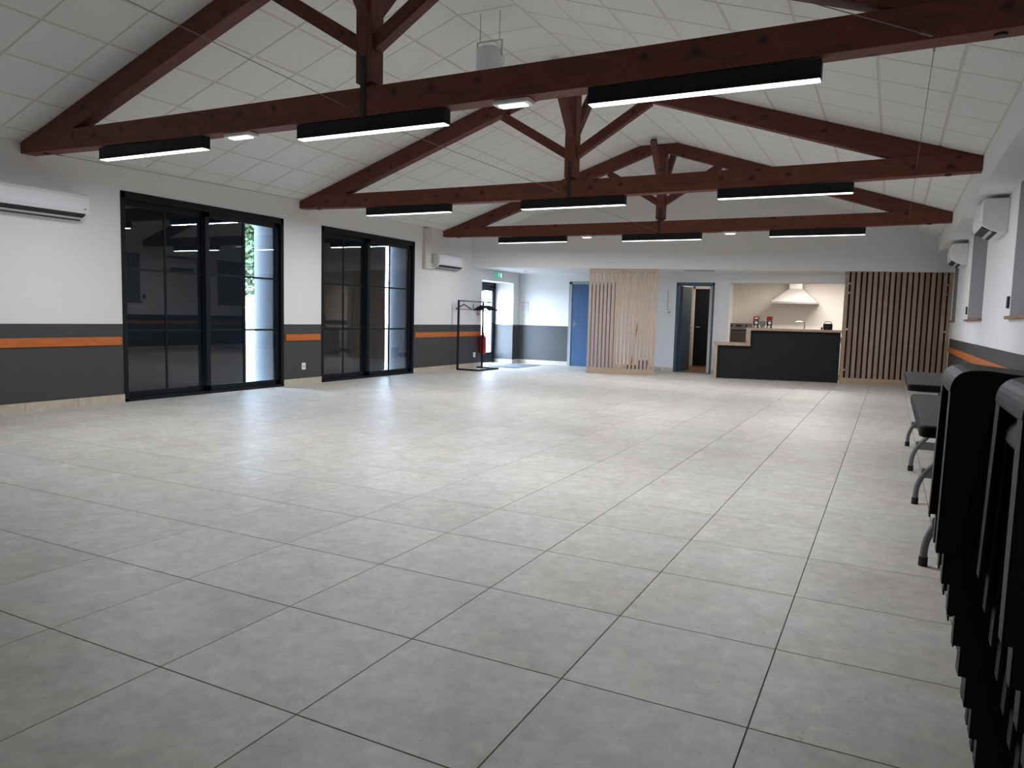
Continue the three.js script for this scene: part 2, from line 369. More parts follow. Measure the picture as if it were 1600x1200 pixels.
// orange wooden rub rails
for (const [a, b] of [[D1[1] + 0.03, D0[0] - 0.05], [D2[1] + 0.04, D1[0] - 0.04], [EX[1] + 0.04, D2[0] - 0.04]]) struct('trim', bx(XL, XL + 0.022, 0.712, 0.815, a, b, 0.003), M.rail);
struct('trim', bx(XR - 0.022, XR, 0.712, 0.815, -14.6, 9.9, 0.003), M.rail);

// ------------------------------------------------------------------ glass sliding doors on the left
function slidingDoor(z0, z1, open) {
  const d = structGroup('door'), xo = XL + 0.012, xi = XL - 0.17;
  // casing
  part('frame', [bx(xi, xo, DH - 0.075, DH + 0.012, z0, z1, 0.004), bx(xi, xo, 0, DH, z0 - 0.005, z0 + 0.055, 0.004), bx(xi, xo, 0, DH, z1 - 0.055, z1 + 0.005, 0.004), bx(xi, xo, 0.0, 0.035, z0, z1, 0.003)], M.frame, d);
  const mid = z0 + (z1 - z0) * 0.512;
  const leaf = (a, b, x, handleEnd) => {
    const s = 0.075, y0 = 0.035, y1 = DH - 0.07;
    const l = part('sliding_leaf', [bx(x - 0.05, x, y0, y0 + s, a, b, 0.004), bx(x - 0.05, x, y1 - s, y1, a, b, 0.004), bx(x - 0.05, x, y0, y1, a, a + s, 0.004), bx(x - 0.05, x, y0, y1, b - s, b, 0.004)], M.frame, d);
    for (const t of [1, 2]) { const y = y0 + s + (y1 - y0 - 2 * s) * t / 3; part('glazing_bar', bx(x - 0.038, x - 0.012, y - 0.014, y + 0.014, a + s, b - s, 0.002), M.frame, l); }
    const zc = (a + b) / 2; part('glazing_bar', bx(x - 0.038, x - 0.012, y0 + s, y1 - s, zc - 0.014, zc + 0.014, 0.002), M.frame, l);
    part('pane', new THREE.PlaneGeometry(b - a - 2 * s, y1 - y0 - 2 * s).rotateY(Math.PI / 2).translate(x - 0.02, (y0 + y1) / 2, (a + b) / 2), M.glass, l);
    part('handle', bx(x, x + 0.018, 0.92, 1.16, handleEnd - 0.012, handleEnd + 0.012, 0.005), M.black, l);
  };
  leaf(mid - 0.04, z1 - 0.05, XL - 0.105, z1 - 0.09);   // near leaf, rear track
  leaf(z0 + 0.05, mid + 0.04, XL - 0.04, z0 + 0.09);
  return d;
}
slidingDoor(...D1); slidingDoor(...D2); slidingDoor(...D0);
// dark shutters outside, not quite closed
function lining(z) { const g = structGroup('trim'); part('reveal_lining', bx(XL - 0.6, XL - 0.175, 0.0, DH, z, z + 0.012, 0.001), M.lining, g); }
lining(D1[0]); lining(D2[0]);
function shutter(z0, z1, where) {
  const t = thing('shutter', where, 'shutter', [XL - 0.62, 0, (z0 + z1) / 2]);
  const L = z1 - z0; let y = 0.02;
  while (y < DH + 0.05) { part('slat', bx(-0.025, 0.0, y, y + 0.2995, -L / 2, L / 2, 0.001), M.shutter, t); y += 0.30; }
  part('curtain', bx(-0.034, -0.028, 0.02, DH + 0.1, -L / 2, L / 2, 0), M.shutter, t);
}
shutter(-6.345, -3.6, 'dark slatted shutter outside the first glass door, almost closed');
shutter(-9.97, -7.2, 'dark slatted shutter outside the second glass door, open by a crack');

shutter(-1.5, 1.2, 'dark slatted shutter outside the glass door behind the left edge of the photo');

// exit door
{
  const d = structGroup('door'), x = XL - 0.5, s = 0.085;
  part('frame', [bx(x - 0.06, x, EXH - s, EXH, EX[0], EX[1], 0.004), bx(x - 0.06, x, 0, EXH, EX[0], EX[0] + s, 0.004), bx(x - 0.06, x, 0, EXH, EX[1] - s, EX[1], 0.004)], M.frame, d);
  const z0 = EX[0] + s, z1 = EX[1] - s;
  const l = part('door_leaf', [bx(x - 0.05, x - 0.005, 0.01, 0.27, z0, z1, 0.004), bx(x - 0.05, x - 0.005, EXH - s - 0.12, EXH - s, z0, z1, 0.004), bx(x - 0.05, x - 0.005, 0.01, EXH - s, z0, z0 + 0.06, 0.004), bx(x - 0.05, x - 0.005, 0.01, EXH - s, z1 - 0.11, z1, 0.004)], M.frame, d);
  part('pane', new THREE.PlaneGeometry(z1 - z0 - 0.17, EXH - s - 0.39).rotateY(Math.PI / 2).translate(x - 0.03, 0.27 + (EXH - s - 0.39) / 2, (z0 + z1) / 2 - 0.025), M.clear, l);
  part('push_bar', rod([x + 0.03, 1.0, z0 + 0.1], [x + 0.03, 1.0, z1 - 0.1], 0.014), M.black, l);
}
// windows on the right with grey blinds
WIN.forEach(([a, b]) => {
  const w = structGroup('window');
  part('window_frame', [bx(XR + 0.12, XR + 0.18, 1.32, 1.38, a, b, 0.003), bx(XR + 0.12, XR + 0.18, BULKY - 0.06, BULKY, a, b, 0.003), bx(XR + 0.12, XR + 0.18, 1.32, BULKY, a, a + 0.06, 0.003), bx(XR + 0.12, XR + 0.18, 1.32, BULKY, b - 0.06, b, 0.003)], M.frame, w);
  part('pane', new THREE.PlaneGeometry(b - a - 0.1, BULKY - 1.42).rotateY(-Math.PI / 2).translate(XR + 0.15, (BULKY + 1.32) / 2, (a + b) / 2), M.glass, w);
  part('blind', bx(XR + 0.003, XR + 0.009, 1.320, BULKY - 0.0005, a, b, 0), M.blind, w);
  part('window_sill', bx(XR - 0.045, XR + 0.12, 1.29, 1.322, a - 0.03, b + 0.03, 0.004), M.sill, w);
});
['dark blind control box beside the nearest window', 'dark blind control box beside the middle window'].forEach((label, i) => {
  const t = thing('blind_control', label, 'control', [XR, 1.46, WIN[i][0] - 0.10]);
  part('case', bx(-0.022, 0, -0.06, 0.06, -0.035, 0.035, 0.004), M.steel, t);
});

// ------------------------------------------------------------------ roof trusses
const XC = -3.55, TZ = [-2.646, -6.876, -11.10];
{
  const makeTruss = (label, z) => {
    const t = thing('roof_truss', label, 'truss', [XC, 2.75, z - 0.08]);
    const W = 0.16, xl = XL - XC, xr = BULK - XC;
    const yb = (x) => 0.05 * (x / 4.6) ** 2, yt = (x) => 0.222 + 0.018 * (x / 4.6) ** 2;
    const tl = (x) => ceilY(x + XC) - 2.75 - 0.004;                                 // underside of the ceiling
    // tie beam, clipped by the ceiling at the eaves
    const pts = []; for (let i = 0; i <= 20; i++) { const x = xl + (xr - xl) * i / 20; pts.push([x, yb(x)]); }
    for (let i = 40; i >= 0; i--) { const x = xl + (xr - xl) * i / 40; pts.push([x, Math.min(yt(x), tl(x))]); }
    part('tie_beam', prism(pts, -W / 2, W / 2, 0.003), M.beam, t);
    // rafters
    const d = 0.205;
    const raf = (xa, xb, xi) => {            // eave x, ridge-edge x, centre
      const s = (tl(xb) - tl(xa)) / (xb - xa), len = Math.hypot(1, s) * d;
      const foot = xa + (Math.sign(xi - xa)) * 0.001;
      const low = (x) => tl(xa) + s * (x - xa) - len;
      const xm = xa + (yt(xa) - low(xa)) / s;   // where its underside meets the tie beam
      const p = [[foot, Math.min(yt(foot), tl(foot))], [xb, tl(xb)], [xi, tl(xb)], [xi, low(xi)], [xm, yt(xm) - 0.004]];
      const q = xi > xa ? p : p.slice(); if (xi > xa) q.reverse();
      part('rafter', prism(q, -0.07, 0.07, 0.002), M.beam2, t);
    };
    raf(xl + 0.02, RXL - XC, -0.08); raf(xr - 0.02, RXR - XC, 0.08);
    // king post with a narrower tenon
    part('king_post', [bx(-0.076, 0.076, 0.26, RIDGE - 2.75 - 0.02, -0.08, 0.08, 0.005, 1), bx(-0.05, 0.05, 0.215, 0.27, -0.05, 0.05, 0.002)], M.beam, t);
    for (const s of [-1, 1]) {
      part('strut', beam([s * 0.06, 0.56, 0], [s * 1.02, 0.56 + 0.96 * 0.60, 0], 0.10, 0.115, 0.004), M.beam2, t);
      part('ridge_brace', beam([0, 0.80, s * 0.04], [0, RIDGE - 2.75 - 0.06, s * 0.66], 0.10, 0.10, 0.004, [1, 0, 0]), M.beam2, t);
    }
    part('steel_strap', [bx(-0.022, 0.022, 0.004, 0.46, 0.083, 0.091, 0.001), bx(-0.022, 0.022, -0.012, -0.004, -0.09, 0.091, 0.001)], M.steel, t, 'dark steel strap');
    for (const s of [-1, 1]) part('cable_bracket', [rod([s * 4.28, 0.03, 0], [s * 4.28, 0.052, 0], 0.035, 10)], M.steel, t);
    return t;
  };
  makeTruss('nearest red-brown timber roof truss, its tie beam running out of frame at right', TZ[0]);
  makeTruss('middle red-brown timber roof truss between the nearest and the farthest', TZ[1]);
  makeTruss('farthest red-brown timber roof truss, next to the white gable wall', TZ[2]);
}
// linear lamps under the tie beams
{
  const where = ['nearest', 'middle', 'farthest'], pos = ['left', 'centre', 'right'], spans = [[-6.85, -5.38], [-4.25, -2.79], [-1.64, -0.165]];
  for (let i = 0; i < 3; i++) for (let k = 0; k < 3; k++) {
    const [a, b] = spans[k], xc = (a + b) / 2, L = b - a, yTop = 2.75 + 0.05 * ((xc - XC) / 4.6) ** 2 - 0.004;
    const t = thing('linear_lamp', `black linear lamp at the ${pos[k]} under the ${where[i]} roof truss`, 'lamp', [xc, yTop - 0.115, TZ[i] - 0.05], 0, 'linear lamps under the roof trusses');
    part('housing', [bx(-L / 2, L / 2, 0.012, 0.112, -0.045, 0.045, 0.002), bx(-L / 2, L / 2, 0, 0.02, 0.037, 0.045, 0.001), bx(-L / 2, L / 2, 0, 0.02, -0.045, -0.037, 0.001), bx(-L / 2, -L / 2 + 0.008, 0, 0.02, -0.045, 0.045, 0.001), bx(L / 2 - 0.008, L / 2, 0, 0.02, -0.045, 0.045, 0.001)], M.black, t);
    part('diffuser', bx(-L / 2 + 0.004, L / 2 - 0.004, -0.006, 0.012, -0.04, 0.04, 0.004), M.lampGlow, t, 'glowing white diffuser');
    areaLight(L - 0.02, 0.07, 0xf6f8ff, LAMP_POWER, [xc, yTop - 0.126, TZ[i] - 0.05], [xc, 0, TZ[i] - 0.05]);
  }
  for (const [xa, xb, i, label] of [[-5.13, -4.82, 0, 'small emergency light under the nearest truss, between the left and centre lamps'], [-2.39, -2.1, 0, 'small emergency light under the nearest truss, just left of the long right lamp'], [-5.09, -4.86, 2, 'tiny emergency light under the farthest truss, left of its centre lamp'], [-2.42, -2.18, 2, 'tiny emergency light under the farthest truss, right of its centre lamp']]) {
    const xc = (xa + xb) / 2, L = xb - xa;
    const t = thing('emergency_light', label, 'emergency light', [xc, 2.712, TZ[i] - 0.08], 0, 'emergency lights under the trusses');
    part('case', bx(-L / 2, L / 2, 0.008, 0.04, -0.06, 0.06, 0.004), M.white2, t);
    part('diffuser', bx(-L / 2 + 0.04, L / 2 - 0.04, -0.002, 0.01, -0.04, 0.04, 0.003), glowMat(1, 1, 1, 1.6), t);
    areaLight(L - 0.1, 0.07, 0xffffff, 3, [xc, 2.708, TZ[i] - 0.08], [xc, 0, TZ[i] - 0.08]);
  }
}
// steel cables between the trusses
{
  const cable = (label, p, q) => {
    const t = thing('steel_cable', label, 'cable', p);
    part('wire', rod([0, 0, 0], [q[0] - p[0], q[1] - p[1], q[2] - p[2]], 0.0028, 6), M.cable, t);
    part('end_fitting', rod([0, 0, 0], [(q[0] - p[0]) * 0.02, (q[1] - p[1]) * 0.02, (q[2] - p[2]) * 0.02], 0.007, 6), M.cable, t);
  };
  cable('thin steel cable running from the nearest truss strap towards the camera', [XC - 0.04, 2.78, TZ[0] + 0.02], [-3.55, 2.985, 1.58]);
  cable('thin steel cable slanting over the room to the right end of the nearest truss', [0.40, 2.80, TZ[0] + 0.01], [-2.9, 2.80, 1.58]);
  cable('thin steel cable at right between the nearest and middle trusses', [0.42, 2.80, TZ[0] - 0.17], [0.43, 2.86, TZ[1] + 0.012]);
  cable('thin steel cable at right between the middle and farthest trusses', [0.43, 2.80, TZ[1] - 0.17], [0.44, 2.86, TZ[2] + 0.012]);
  cable('thin steel cable along the middle between the nearest and middle trusses', [XC, 2.745, TZ[0] - 0.18], [XC, 2.78, TZ[1] + 0.018]);
  cable('thin steel cable along the middle between the middle and farthest trusses', [XC, 2.745, TZ[1] - 0.18], [XC, 2.78, TZ[2] + 0.018]);
  cable('thin steel cable along the left wall between the nearest and middle trusses', [-7.83, 2.80, TZ[0] - 0.17], [-7.95, 2.90, TZ[1] + 0.012]);
}
// hanging loudspeaker
{
  const t = thing('hanging_speaker', 'white round loudspeaker hanging on two cords from the ceiling ridge', 'speaker', [-3.615, 3.68, -4.8]);
  const pr = [[0, 0], [0.11, 0], [0.132, 0.012], [0.14, 0.04], [0.142, 0.24], [0.134, 0.272], [0.115, 0.285], [0, 0.29]].map((p) => new THREE.Vector2(...p));
  part('body', new THREE.LatheGeometry(pr, 32), M.ac, t);
  part('bracket', [bx(-0.15, -0.143, 0.2, 0.362, -0.012, 0.012, 0.001), bx(0.143, 0.15, 0.2, 0.362, -0.012, 0.012, 0.001), bx(-0.15, 0.15, 0.356, 0.363, -0.012, 0.012, 0.001)], M.acGrey, t);
  for (const s of [-1, 1]) part('cord', rod([s * 0.115, 0.36, 0], [s * 0.115, RIDGE - 3.68, 0], 0.003, 6), M.cable, t);
  part('cable_loop', tube([[0.142, 0.22, 0.0], [0.18, 0.16, 0.01], [0.17, 0.10, 0.01], [0.142, 0.08, 0]], 0.003, 16, 6), M.acGrey, t);
}
// ------------------------------------------------------------------ air conditioners
function airCon(label, pos, turn, L, H = 0.295, Dp = 0.22) {
  const t = thing('air_conditioner', label, 'air conditioner', pos, turn, undefined);   // back at x=0, front towards +x, length along z
  const prof = [[0, 0.0], [0.085, 0.0], [0.15, 0.022], [Dp - 0.012, 0.075], [Dp, 0.10], [Dp, H - 0.05], [Dp - 0.008, H - 0.02], [Dp - 0.035, H], [0, H]];
  const body = prism(prof.map(([x, y]) => [x, y]), -L / 2, L / 2, 0.008); 
  part('body', body, M.ac, t);
  part('front_panel', bx(Dp - 0.004, Dp + 0.008, 0.105, H - 0.045, -L / 2 + 0.012, L / 2 - 0.012, 0.004), M.ac, t);
  part('air_outlet', beam([0.095, -0.001, 0], [Dp - 0.014, 0.066, 0], L - 0.10, 0.014, 0.001), M.slot, t);
  part('louvre', beam([0.135, 0.008, 0], [0.165, 0.022, 0], L - 0.12, 0.006, 0.002), M.acGrey, t);
  part('display', bx(Dp + 0.006, Dp + 0.010, 0.085 + 0.03, 0.125, -L / 2 + 0.05, -L / 2 + 0.08, 0.001), M.slot, t);
  return t;
}
airCon('white wall air conditioner at the left edge, on the wall beside the first glass door', [XL, 2.155, -2.76], 0, 1.02);
airCon('white wall air conditioner high beside the second glass door, with a pipe cover', [XL, 2.125, -11.12], 0, 0.98);
airCon('white wall air conditioner on the right wall, the nearer of two seen end-on', [XR, 2.22, -7.72], Math.PI, 0.86, 0.36, 0.25);
airCon('white wall air conditioner on the right wall, the farther of two seen end-on', [XR, 2.22, -12.42], Math.PI, 0.86, 0.34, 0.24);
{
  const t = thing('pipe_cover', 'cream vertical pipe cover from the ceiling to the air conditioner by the second door', 'pipe cover', [XL, 0, -10.46]);
  part('duct', bx(0, 0.075, 2.10, 2.90, -0.10, 0.10, 0.006), S({ color: lin(0.66, 0.62, 0.56), roughness: 0.5 }), t);
  part('elbow', bx(0, 0.07, 2.10, 2.22, -0.25, -0.10, 0.006), S({ color: lin(0.66, 0.62, 0.56), roughness: 0.5 }), t);
}
// ------------------------------------------------------------------ sockets, signs and small wall fittings
for (const [z, y, label] of [[-6.96, 0.295, 'white wall socket on the dark dado between the two glass doors'], [-12.5, 0.285, 'white wall socket low on the dado beside the fire extinguisher']]) {
  const t = thing('wall_socket', label, 'socket', [XL + 0.004, y, z]);
  part('plate', bx(0, 0.01, -0.055, 0.055, -0.045, 0.045, 0.003), M.white2, t);
  part('outlet', rod([0.008, 0, 0], [0.013, 0, 0], 0.022, 14), M.acGrey, t);
}
{
  const t = thing('exit_sign', 'small green and white emergency exit sign above the glazed exit door', 'exit sign', [XL, 2.08, -13.55]);
  part('case', bx(0, 0.03, 0, 0.14, -0.2, 0.2, 0.004), M.white2, t);
  part('sign_face', bx(0.03, 0.033, 0.012, 0.128, -0.19, 0.19, 0.001), M.green, t);
  const f = 0.034;
  part('doorway_symbol', bx(0.032, f, 0.02, 0.12, -0.15, -0.09, 0), M.signWhite, t);
  part('running_figure', [rod([0.032, 0.108, 0.0], [f, 0.108, 0.0], 0.011, 12), beam([f - 0.001, 0.095, 0.005], [f - 0.001, 0.06, 0.01], 0.02, 0.002, 0), beam([f - 0.001, 0.062, 0.01], [f - 0.001, 0.025, 0.035], 0.012, 0.002, 0), beam([f - 0.001, 0.062, 0.008], [f - 0.001, 0.03, -0.02], 0.012, 0.002, 0), beam([f - 0.001, 0.09, 0.005], [f - 0.001, 0.07, -0.025], 0.009, 0.002, 0)], M.signWhite, t);
  part('arrow', beam([f - 0.001, 0.07, 0.08], [f - 0.001, 0.07, 0.16], 0.016, 0.002, 0), M.signWhite, t);
}
{
  const t = thing('fire_extinguisher', 'red fire extinguisher on the left wall behind the coat rack', 'extinguisher', [XL + 0.1, 0.30, -12.72]);
  part('cylinder', new THREE.LatheGeometry([[0, 0], [0.07, 0], [0.08, 0.015], [0.08, 0.36], [0.065, 0.41], [0.03, 0.44], [0.03, 0.47], [0, 0.47]].map((p) => new THREE.Vector2(...p)), 24), M.red, t);
  part('valve', [bx(-0.02, 0.02, 0.46, 0.5, -0.02, 0.02, 0.003), bx(-0.012, 0.012, 0.5, 0.515, -0.03, 0.09, 0.003)], M.black, t);
  part('hose', tube([[0, 0.48, 0.03], [0.05, 0.46, 0.08], [0.08, 0.3, 0.085], [0.075, 0.12, 0.06]], 0.009, 20, 6), M.rubber, t);
  part('wall_bracket', bx(-0.1, -0.07, 0.2, 0.3, -0.03, 0.03, 0.002), M.steel, t);
  const s = thing('extinguisher_sign', 'small red sign above the fire extinguisher on the left wall', 'sign', [XL, 1.19, -12.66]);
  part('plate', bx(0, 0.004, 0, 0.13, -0.06, 0.06, 0.001), M.red, s);
  part('pictogram', bx(0.004, 0.005, 0.03, 0.1, -0.02, 0.02, 0), M.white2, s);
}
for (const [label, pos, turn] of [['framed white notice on the white reveal of the exit door', [XL - 0.24, 1.28, EX[0] + 0.004], 0], ['white notice with a red heading on the far wall by the exit corner', [-8.0, 1.27, ZW], 0]]) {
  const t = thing('notice', label, 'notice', pos, turn);
  part('sheet', bx(-0.105, 0.105, 0, 0.30, 0, 0.004, 0.001), M.paper, t);
  part('heading', bx(-0.09, 0.09, 0.25, 0.28, 0.004, 0.005, 0), M.paperRed, t);
  part('edge_strip', [bx(0.105, 0.112, 0, 0.30, 0, 0.012, 0.001)], M.grey, t);
  for (const y of [0.07, 0.11, 0.15, 0.19]) part('text_line', bx(-0.085, 0.08, y, y + 0.006, 0.004, 0.005, 0), M.grey, t);
}
{
  const t = thing('wall_control', 'small white control panel with two buttons left of the open blue door', 'control', [-4.29, 1.30, ZW + 0.05]);
  part('plate', bx(-0.05, 0.05, 0, 0.12, 0, 0.025, 0.004), M.white2, t);
  part('button', rod([0.022, 0.07, 0.024], [0.022, 0.07, 0.032], 0.016, 12), M.black, t);
  part('button', rod([-0.02, 0.05, 0.024], [-0.02, 0.05, 0.03], 0.01, 12), M.red, t);
  const c = thing('cable_duct', 'thin grey cable duct running up the wall from the control panel', 'cable duct', [-4.31, 1.42, ZW + 0.05]);
  part('duct', [bx(-0.01, 0.01, 0.05, 0.45, 0, 0.012, 0.002), bx(-0.01, 0.06, 0.0, 0.01, 0, 0.012, 0.002), bx(-0.01, 0.01, 0, 0.1, 0, 0.012, 0.002)], M.acGrey, c);
}
{
  const t = thing('door_mat', 'dark grey door mat on the floor inside the exit door', 'mat', [XL + 0.45, 0, -13.62]);
  part('pile', bx(-0.42, 0.42, 0, 0.012, -0.7, 0.7, 0.004), M.mat, t);
}
{
  const v = thing('ceiling_vent', 'long slim vent slot in the low ceiling above the open blue door', 'vent', [-3.4, SOFFIT - 0.012, -13.75], GA);
  part('frame', bx(-0.32, 0.32, 0, 0.012, -0.04, 0.04, 0.002), M.acGrey, v);
  for (const z of [-0.02, 0, 0.02]) part('blade', bx(-0.30, 0.30, -0.003, 0.002, z - 0.006, z + 0.006, 0.001), M.slot, v);
  const d = thing('downlight', 'small round recessed downlight in the low ceiling of the exit corner', 'downlight', [-7.56, SOFFIT - 0.008, -13.86]);
  part('ring', rod([0, 0, 0], [0, 0.008, 0], 0.06, 24), M.acGrey, d);
  part('lens', rod([0, -0.003, 0], [0, 0.002, 0], 0.04, 24), M.grey, d);
}
// ------------------------------------------------------------------ inner doors
{ // blue door in the alcove wall
  const d = structGroup('door', [0, 0, ZW]);
  part('frame', [bx(-6.78, -6.70, 0, 2.06, -0.02, 0.035, 0.003), bx(-5.68, -5.60, 0, 2.06, -0.02, 0.035, 0.003), bx(-6.78, -5.60, 2.0, 2.06, -0.02, 0.035, 0.003)], S({ color: lin(0.30, 0.32, 0.35), roughness: 0.5 }), d);
  const l = part('door_leaf', bx(-6.70, -5.68, 0.008, 2.0, -0.01, 0.02, 0.003), M.blue, d);
  part('handle', [rod([-6.62, 1.03, 0.02], [-6.62, 1.03, 0.06], 0.01), rod([-6.62, 1.03, 0.06], [-6.50, 1.03, 0.06], 0.01)], M.chrome, l);
  part('lock_plate', bx(-6.645, -6.595, 0.95, 1.1, 0.02, 0.025, 0.001), M.chrome, l);
}
{ // open blue door to the corridor
  const d = structGroup('door', [0, 0, ZW + 0.05]);
  part('frame', [bx(-4.12, -4.065, 0, 2.05, -0.25, 0.012, 0.003), bx(-3.305, -3.26, 0, 2.05, -0.25, 0.012, 0.003), bx(-4.12, -3.26, 1.985, 2.05, -0.25, 0.012, 0.003)], M.blueDark, d);
  const leaf = part('door_leaf', bx(0, 0.76, 0.01, 1.98, -0.02, 0.02, 0.003), M.blueDark, d);
  leaf.position.set(-4.05, 0, -0.24); leaf.rotation.y = 1.53;
  part('handle', [rod([0.69, 1.03, 0.02], [0.69, 1.03, 0.07], 0.01), rod([0.69, 1.03, 0.07], [0.58, 1.03, 0.07], 0.01)], M.chrome, leaf);
  part('lock_plate', bx(0.665, 0.715, 0.95, 1.1, 0.02, 0.025, 0.001), M.chrome, leaf);
  const e = structGroup('door', [0, 0, -17.36]);
  const dl = part('door_leaf', bx(-4.31, -3.50, 0.02, 2.02, -0.03, 0.01, 0.003), M.darkDoor, e);
  part('handle', [rod([-4.25, 1.03, 0.0], [-4.25, 1.03, 0.06], 0.01), rod([-4.25, 1.03, 0.06], [-4.14, 1.03, 0.06], 0.01)], M.chrome, dl);
  part('frame', [bx(-4.355, -4.31, 0, 2.08, -0.04, 0.03, 0.003), bx(-3.50, -3.45, 0, 2.08, -0.04, 0.03, 0.003), bx(-4.355, -3.45, 2.02, 2.08, -0.04, 0.03, 0.003)], M.cream, e);
}
// ------------------------------------------------------------------ slatted screens
function slatScreen(label, t0, t1, n, slatW, mat, backed) {
  const L = t1 - t0, c = gpos((t0 + t1) / 2, 0.03);
  const t = thing('slatted_screen', label, 'screen', [c[0], 0, c[2]], GA);
  const H = SOFFIT - 0.004;
  part('bottom_rail', bx(-L / 2, L / 2, 0, 0.115, -0.02, 0.02, 0.003), M.oak, t);
  if (!backed) part('top_rail', bx(-L / 2, L / 2, H - 0.055, H, -0.02, 0.02, 0.003), M.oak, t);
  const pitch = (L - slatW) / (n - 1), g = [0, 1, 2, 3].map(() => clean(bx(-slatW / 2, slatW / 2, 0.115, backed ? H : H - 0.055, -0.018, 0.018, 0.002, 1)));
  for (let i = 0; i < n; i++) {
    const m = new THREE.Mesh(g[Math.floor(rnd() * 4)], mat[Math.floor(rnd() * mat.length)]); m.name = 'slat'; m.castShadow = m.receiveShadow = true; m.position.x = -L / 2 + slatW / 2 + i * pitch; t.add(m);
  }
  if (backed) {
    part('backing_panel', bx(-L / 2 + 0.002, L / 2 - 0.002, 0.02, H, -0.05, -0.03, 0.002), M.charcoal, t);
    for (const s of [-1, 1]) for (const y of [0.28, 1.1, 1.83, 2.02]) part('hinge', bx(s * (L / 2 - slatW - 0.012) - 0.022, s * (L / 2 - slatW - 0.012) + 0.022, y - 0.02, y + 0.02, 0.016, 0.024, 0.002), M.chrome, t);
  }
}
slatScreen('pale wooden slatted screen standing in front of the blue door', 2.66, 4.11, 18, 0.056, [M.oak], false);
slatScreen('brown wooden slatted screen with dark backing at the right end of the bar', 7.83, 9.79, 19, 0.066, [M.oakDark, M.oakDark, S({ color: lin(0.78, 0.74, 0.72), map: oakWood2, roughness: 0.6 })], true);
{ // cleaning things behind the pale screen
  const t = thing('broom', 'red-handled broom leaning behind the pale slatted screen', 'broom', [-5.02, 0, -14.35]);
  part('handle', rod([0, 0.12, 0], [0.06, 1.32, -0.28], 0.013, 8), M.red, t);
  part('head', bx(-0.16, 0.16, 0.0, 0.13, -0.03, 0.03, 0.006), M.black, t);
  const b = thing('bucket', 'blue bucket on the floor behind the pale slatted screen', 'bucket', [-4.74, 0, -14.3]);
  part('pail', new THREE.LatheGeometry([[0, 0], [0.10, 0], [0.13, 0.24], [0.138, 0.24], [0.138, 0.25], [0.126, 0.25], [0.097, 0.012], [0, 0.012]].map((p) => new THREE.Vector2(...p)), 24), M.blueBucket, b);
  part('handle', tube([[-0.135, 0.24, 0], [-0.1, 0.16, 0.12], [0, 0.13, 0.15], [0.1, 0.16, 0.12], [0.135, 0.24, 0]], 0.004, 20, 6), M.chrome, b);
}
// ------------------------------------------------------------------ bar
{
  const c = gpos(5.36, 0), t = thing('bar_counter', 'stepped bar counter with dark front and pale wooden edges below the kitchen hatch', 'bar', [c[0], 0, c[2]], GA);
  const L = 2.46, T = 0.05, step = 0.70, h1 = 0.745, h2 = 1.075, d = 0.55;
  part('end_panel', bx(0, T, 0, h1 - T, -d, 0.0, 0.003, 1), M.oak, t);
  part('low_top', bx(0, step + 0.005, h1 - T, h1, -d - 0.3, 0.0, 0.003), M.oak, t);
  part('riser', bx(step - T, step, h1, h2 - T, -d, 0.0, 0.003, 1), M.oak, t);
  part('high_top', bx(step - T, L, h2 - T, h2, -d, 0.0, 0.003), M.oak, t);
  part('front_panel', [bx(T, L, 0, h1 - T, -0.10, -0.09, 0), bx(step, L, h1 - T, h2 - T, -0.10, -0.09, 0)], M.charcoal, t, 'dark front panel');
  part('return_panel', bx(step, step + 0.02, h1, h2 - T, -d, -0.1, 0), M.charcoal, t);
}
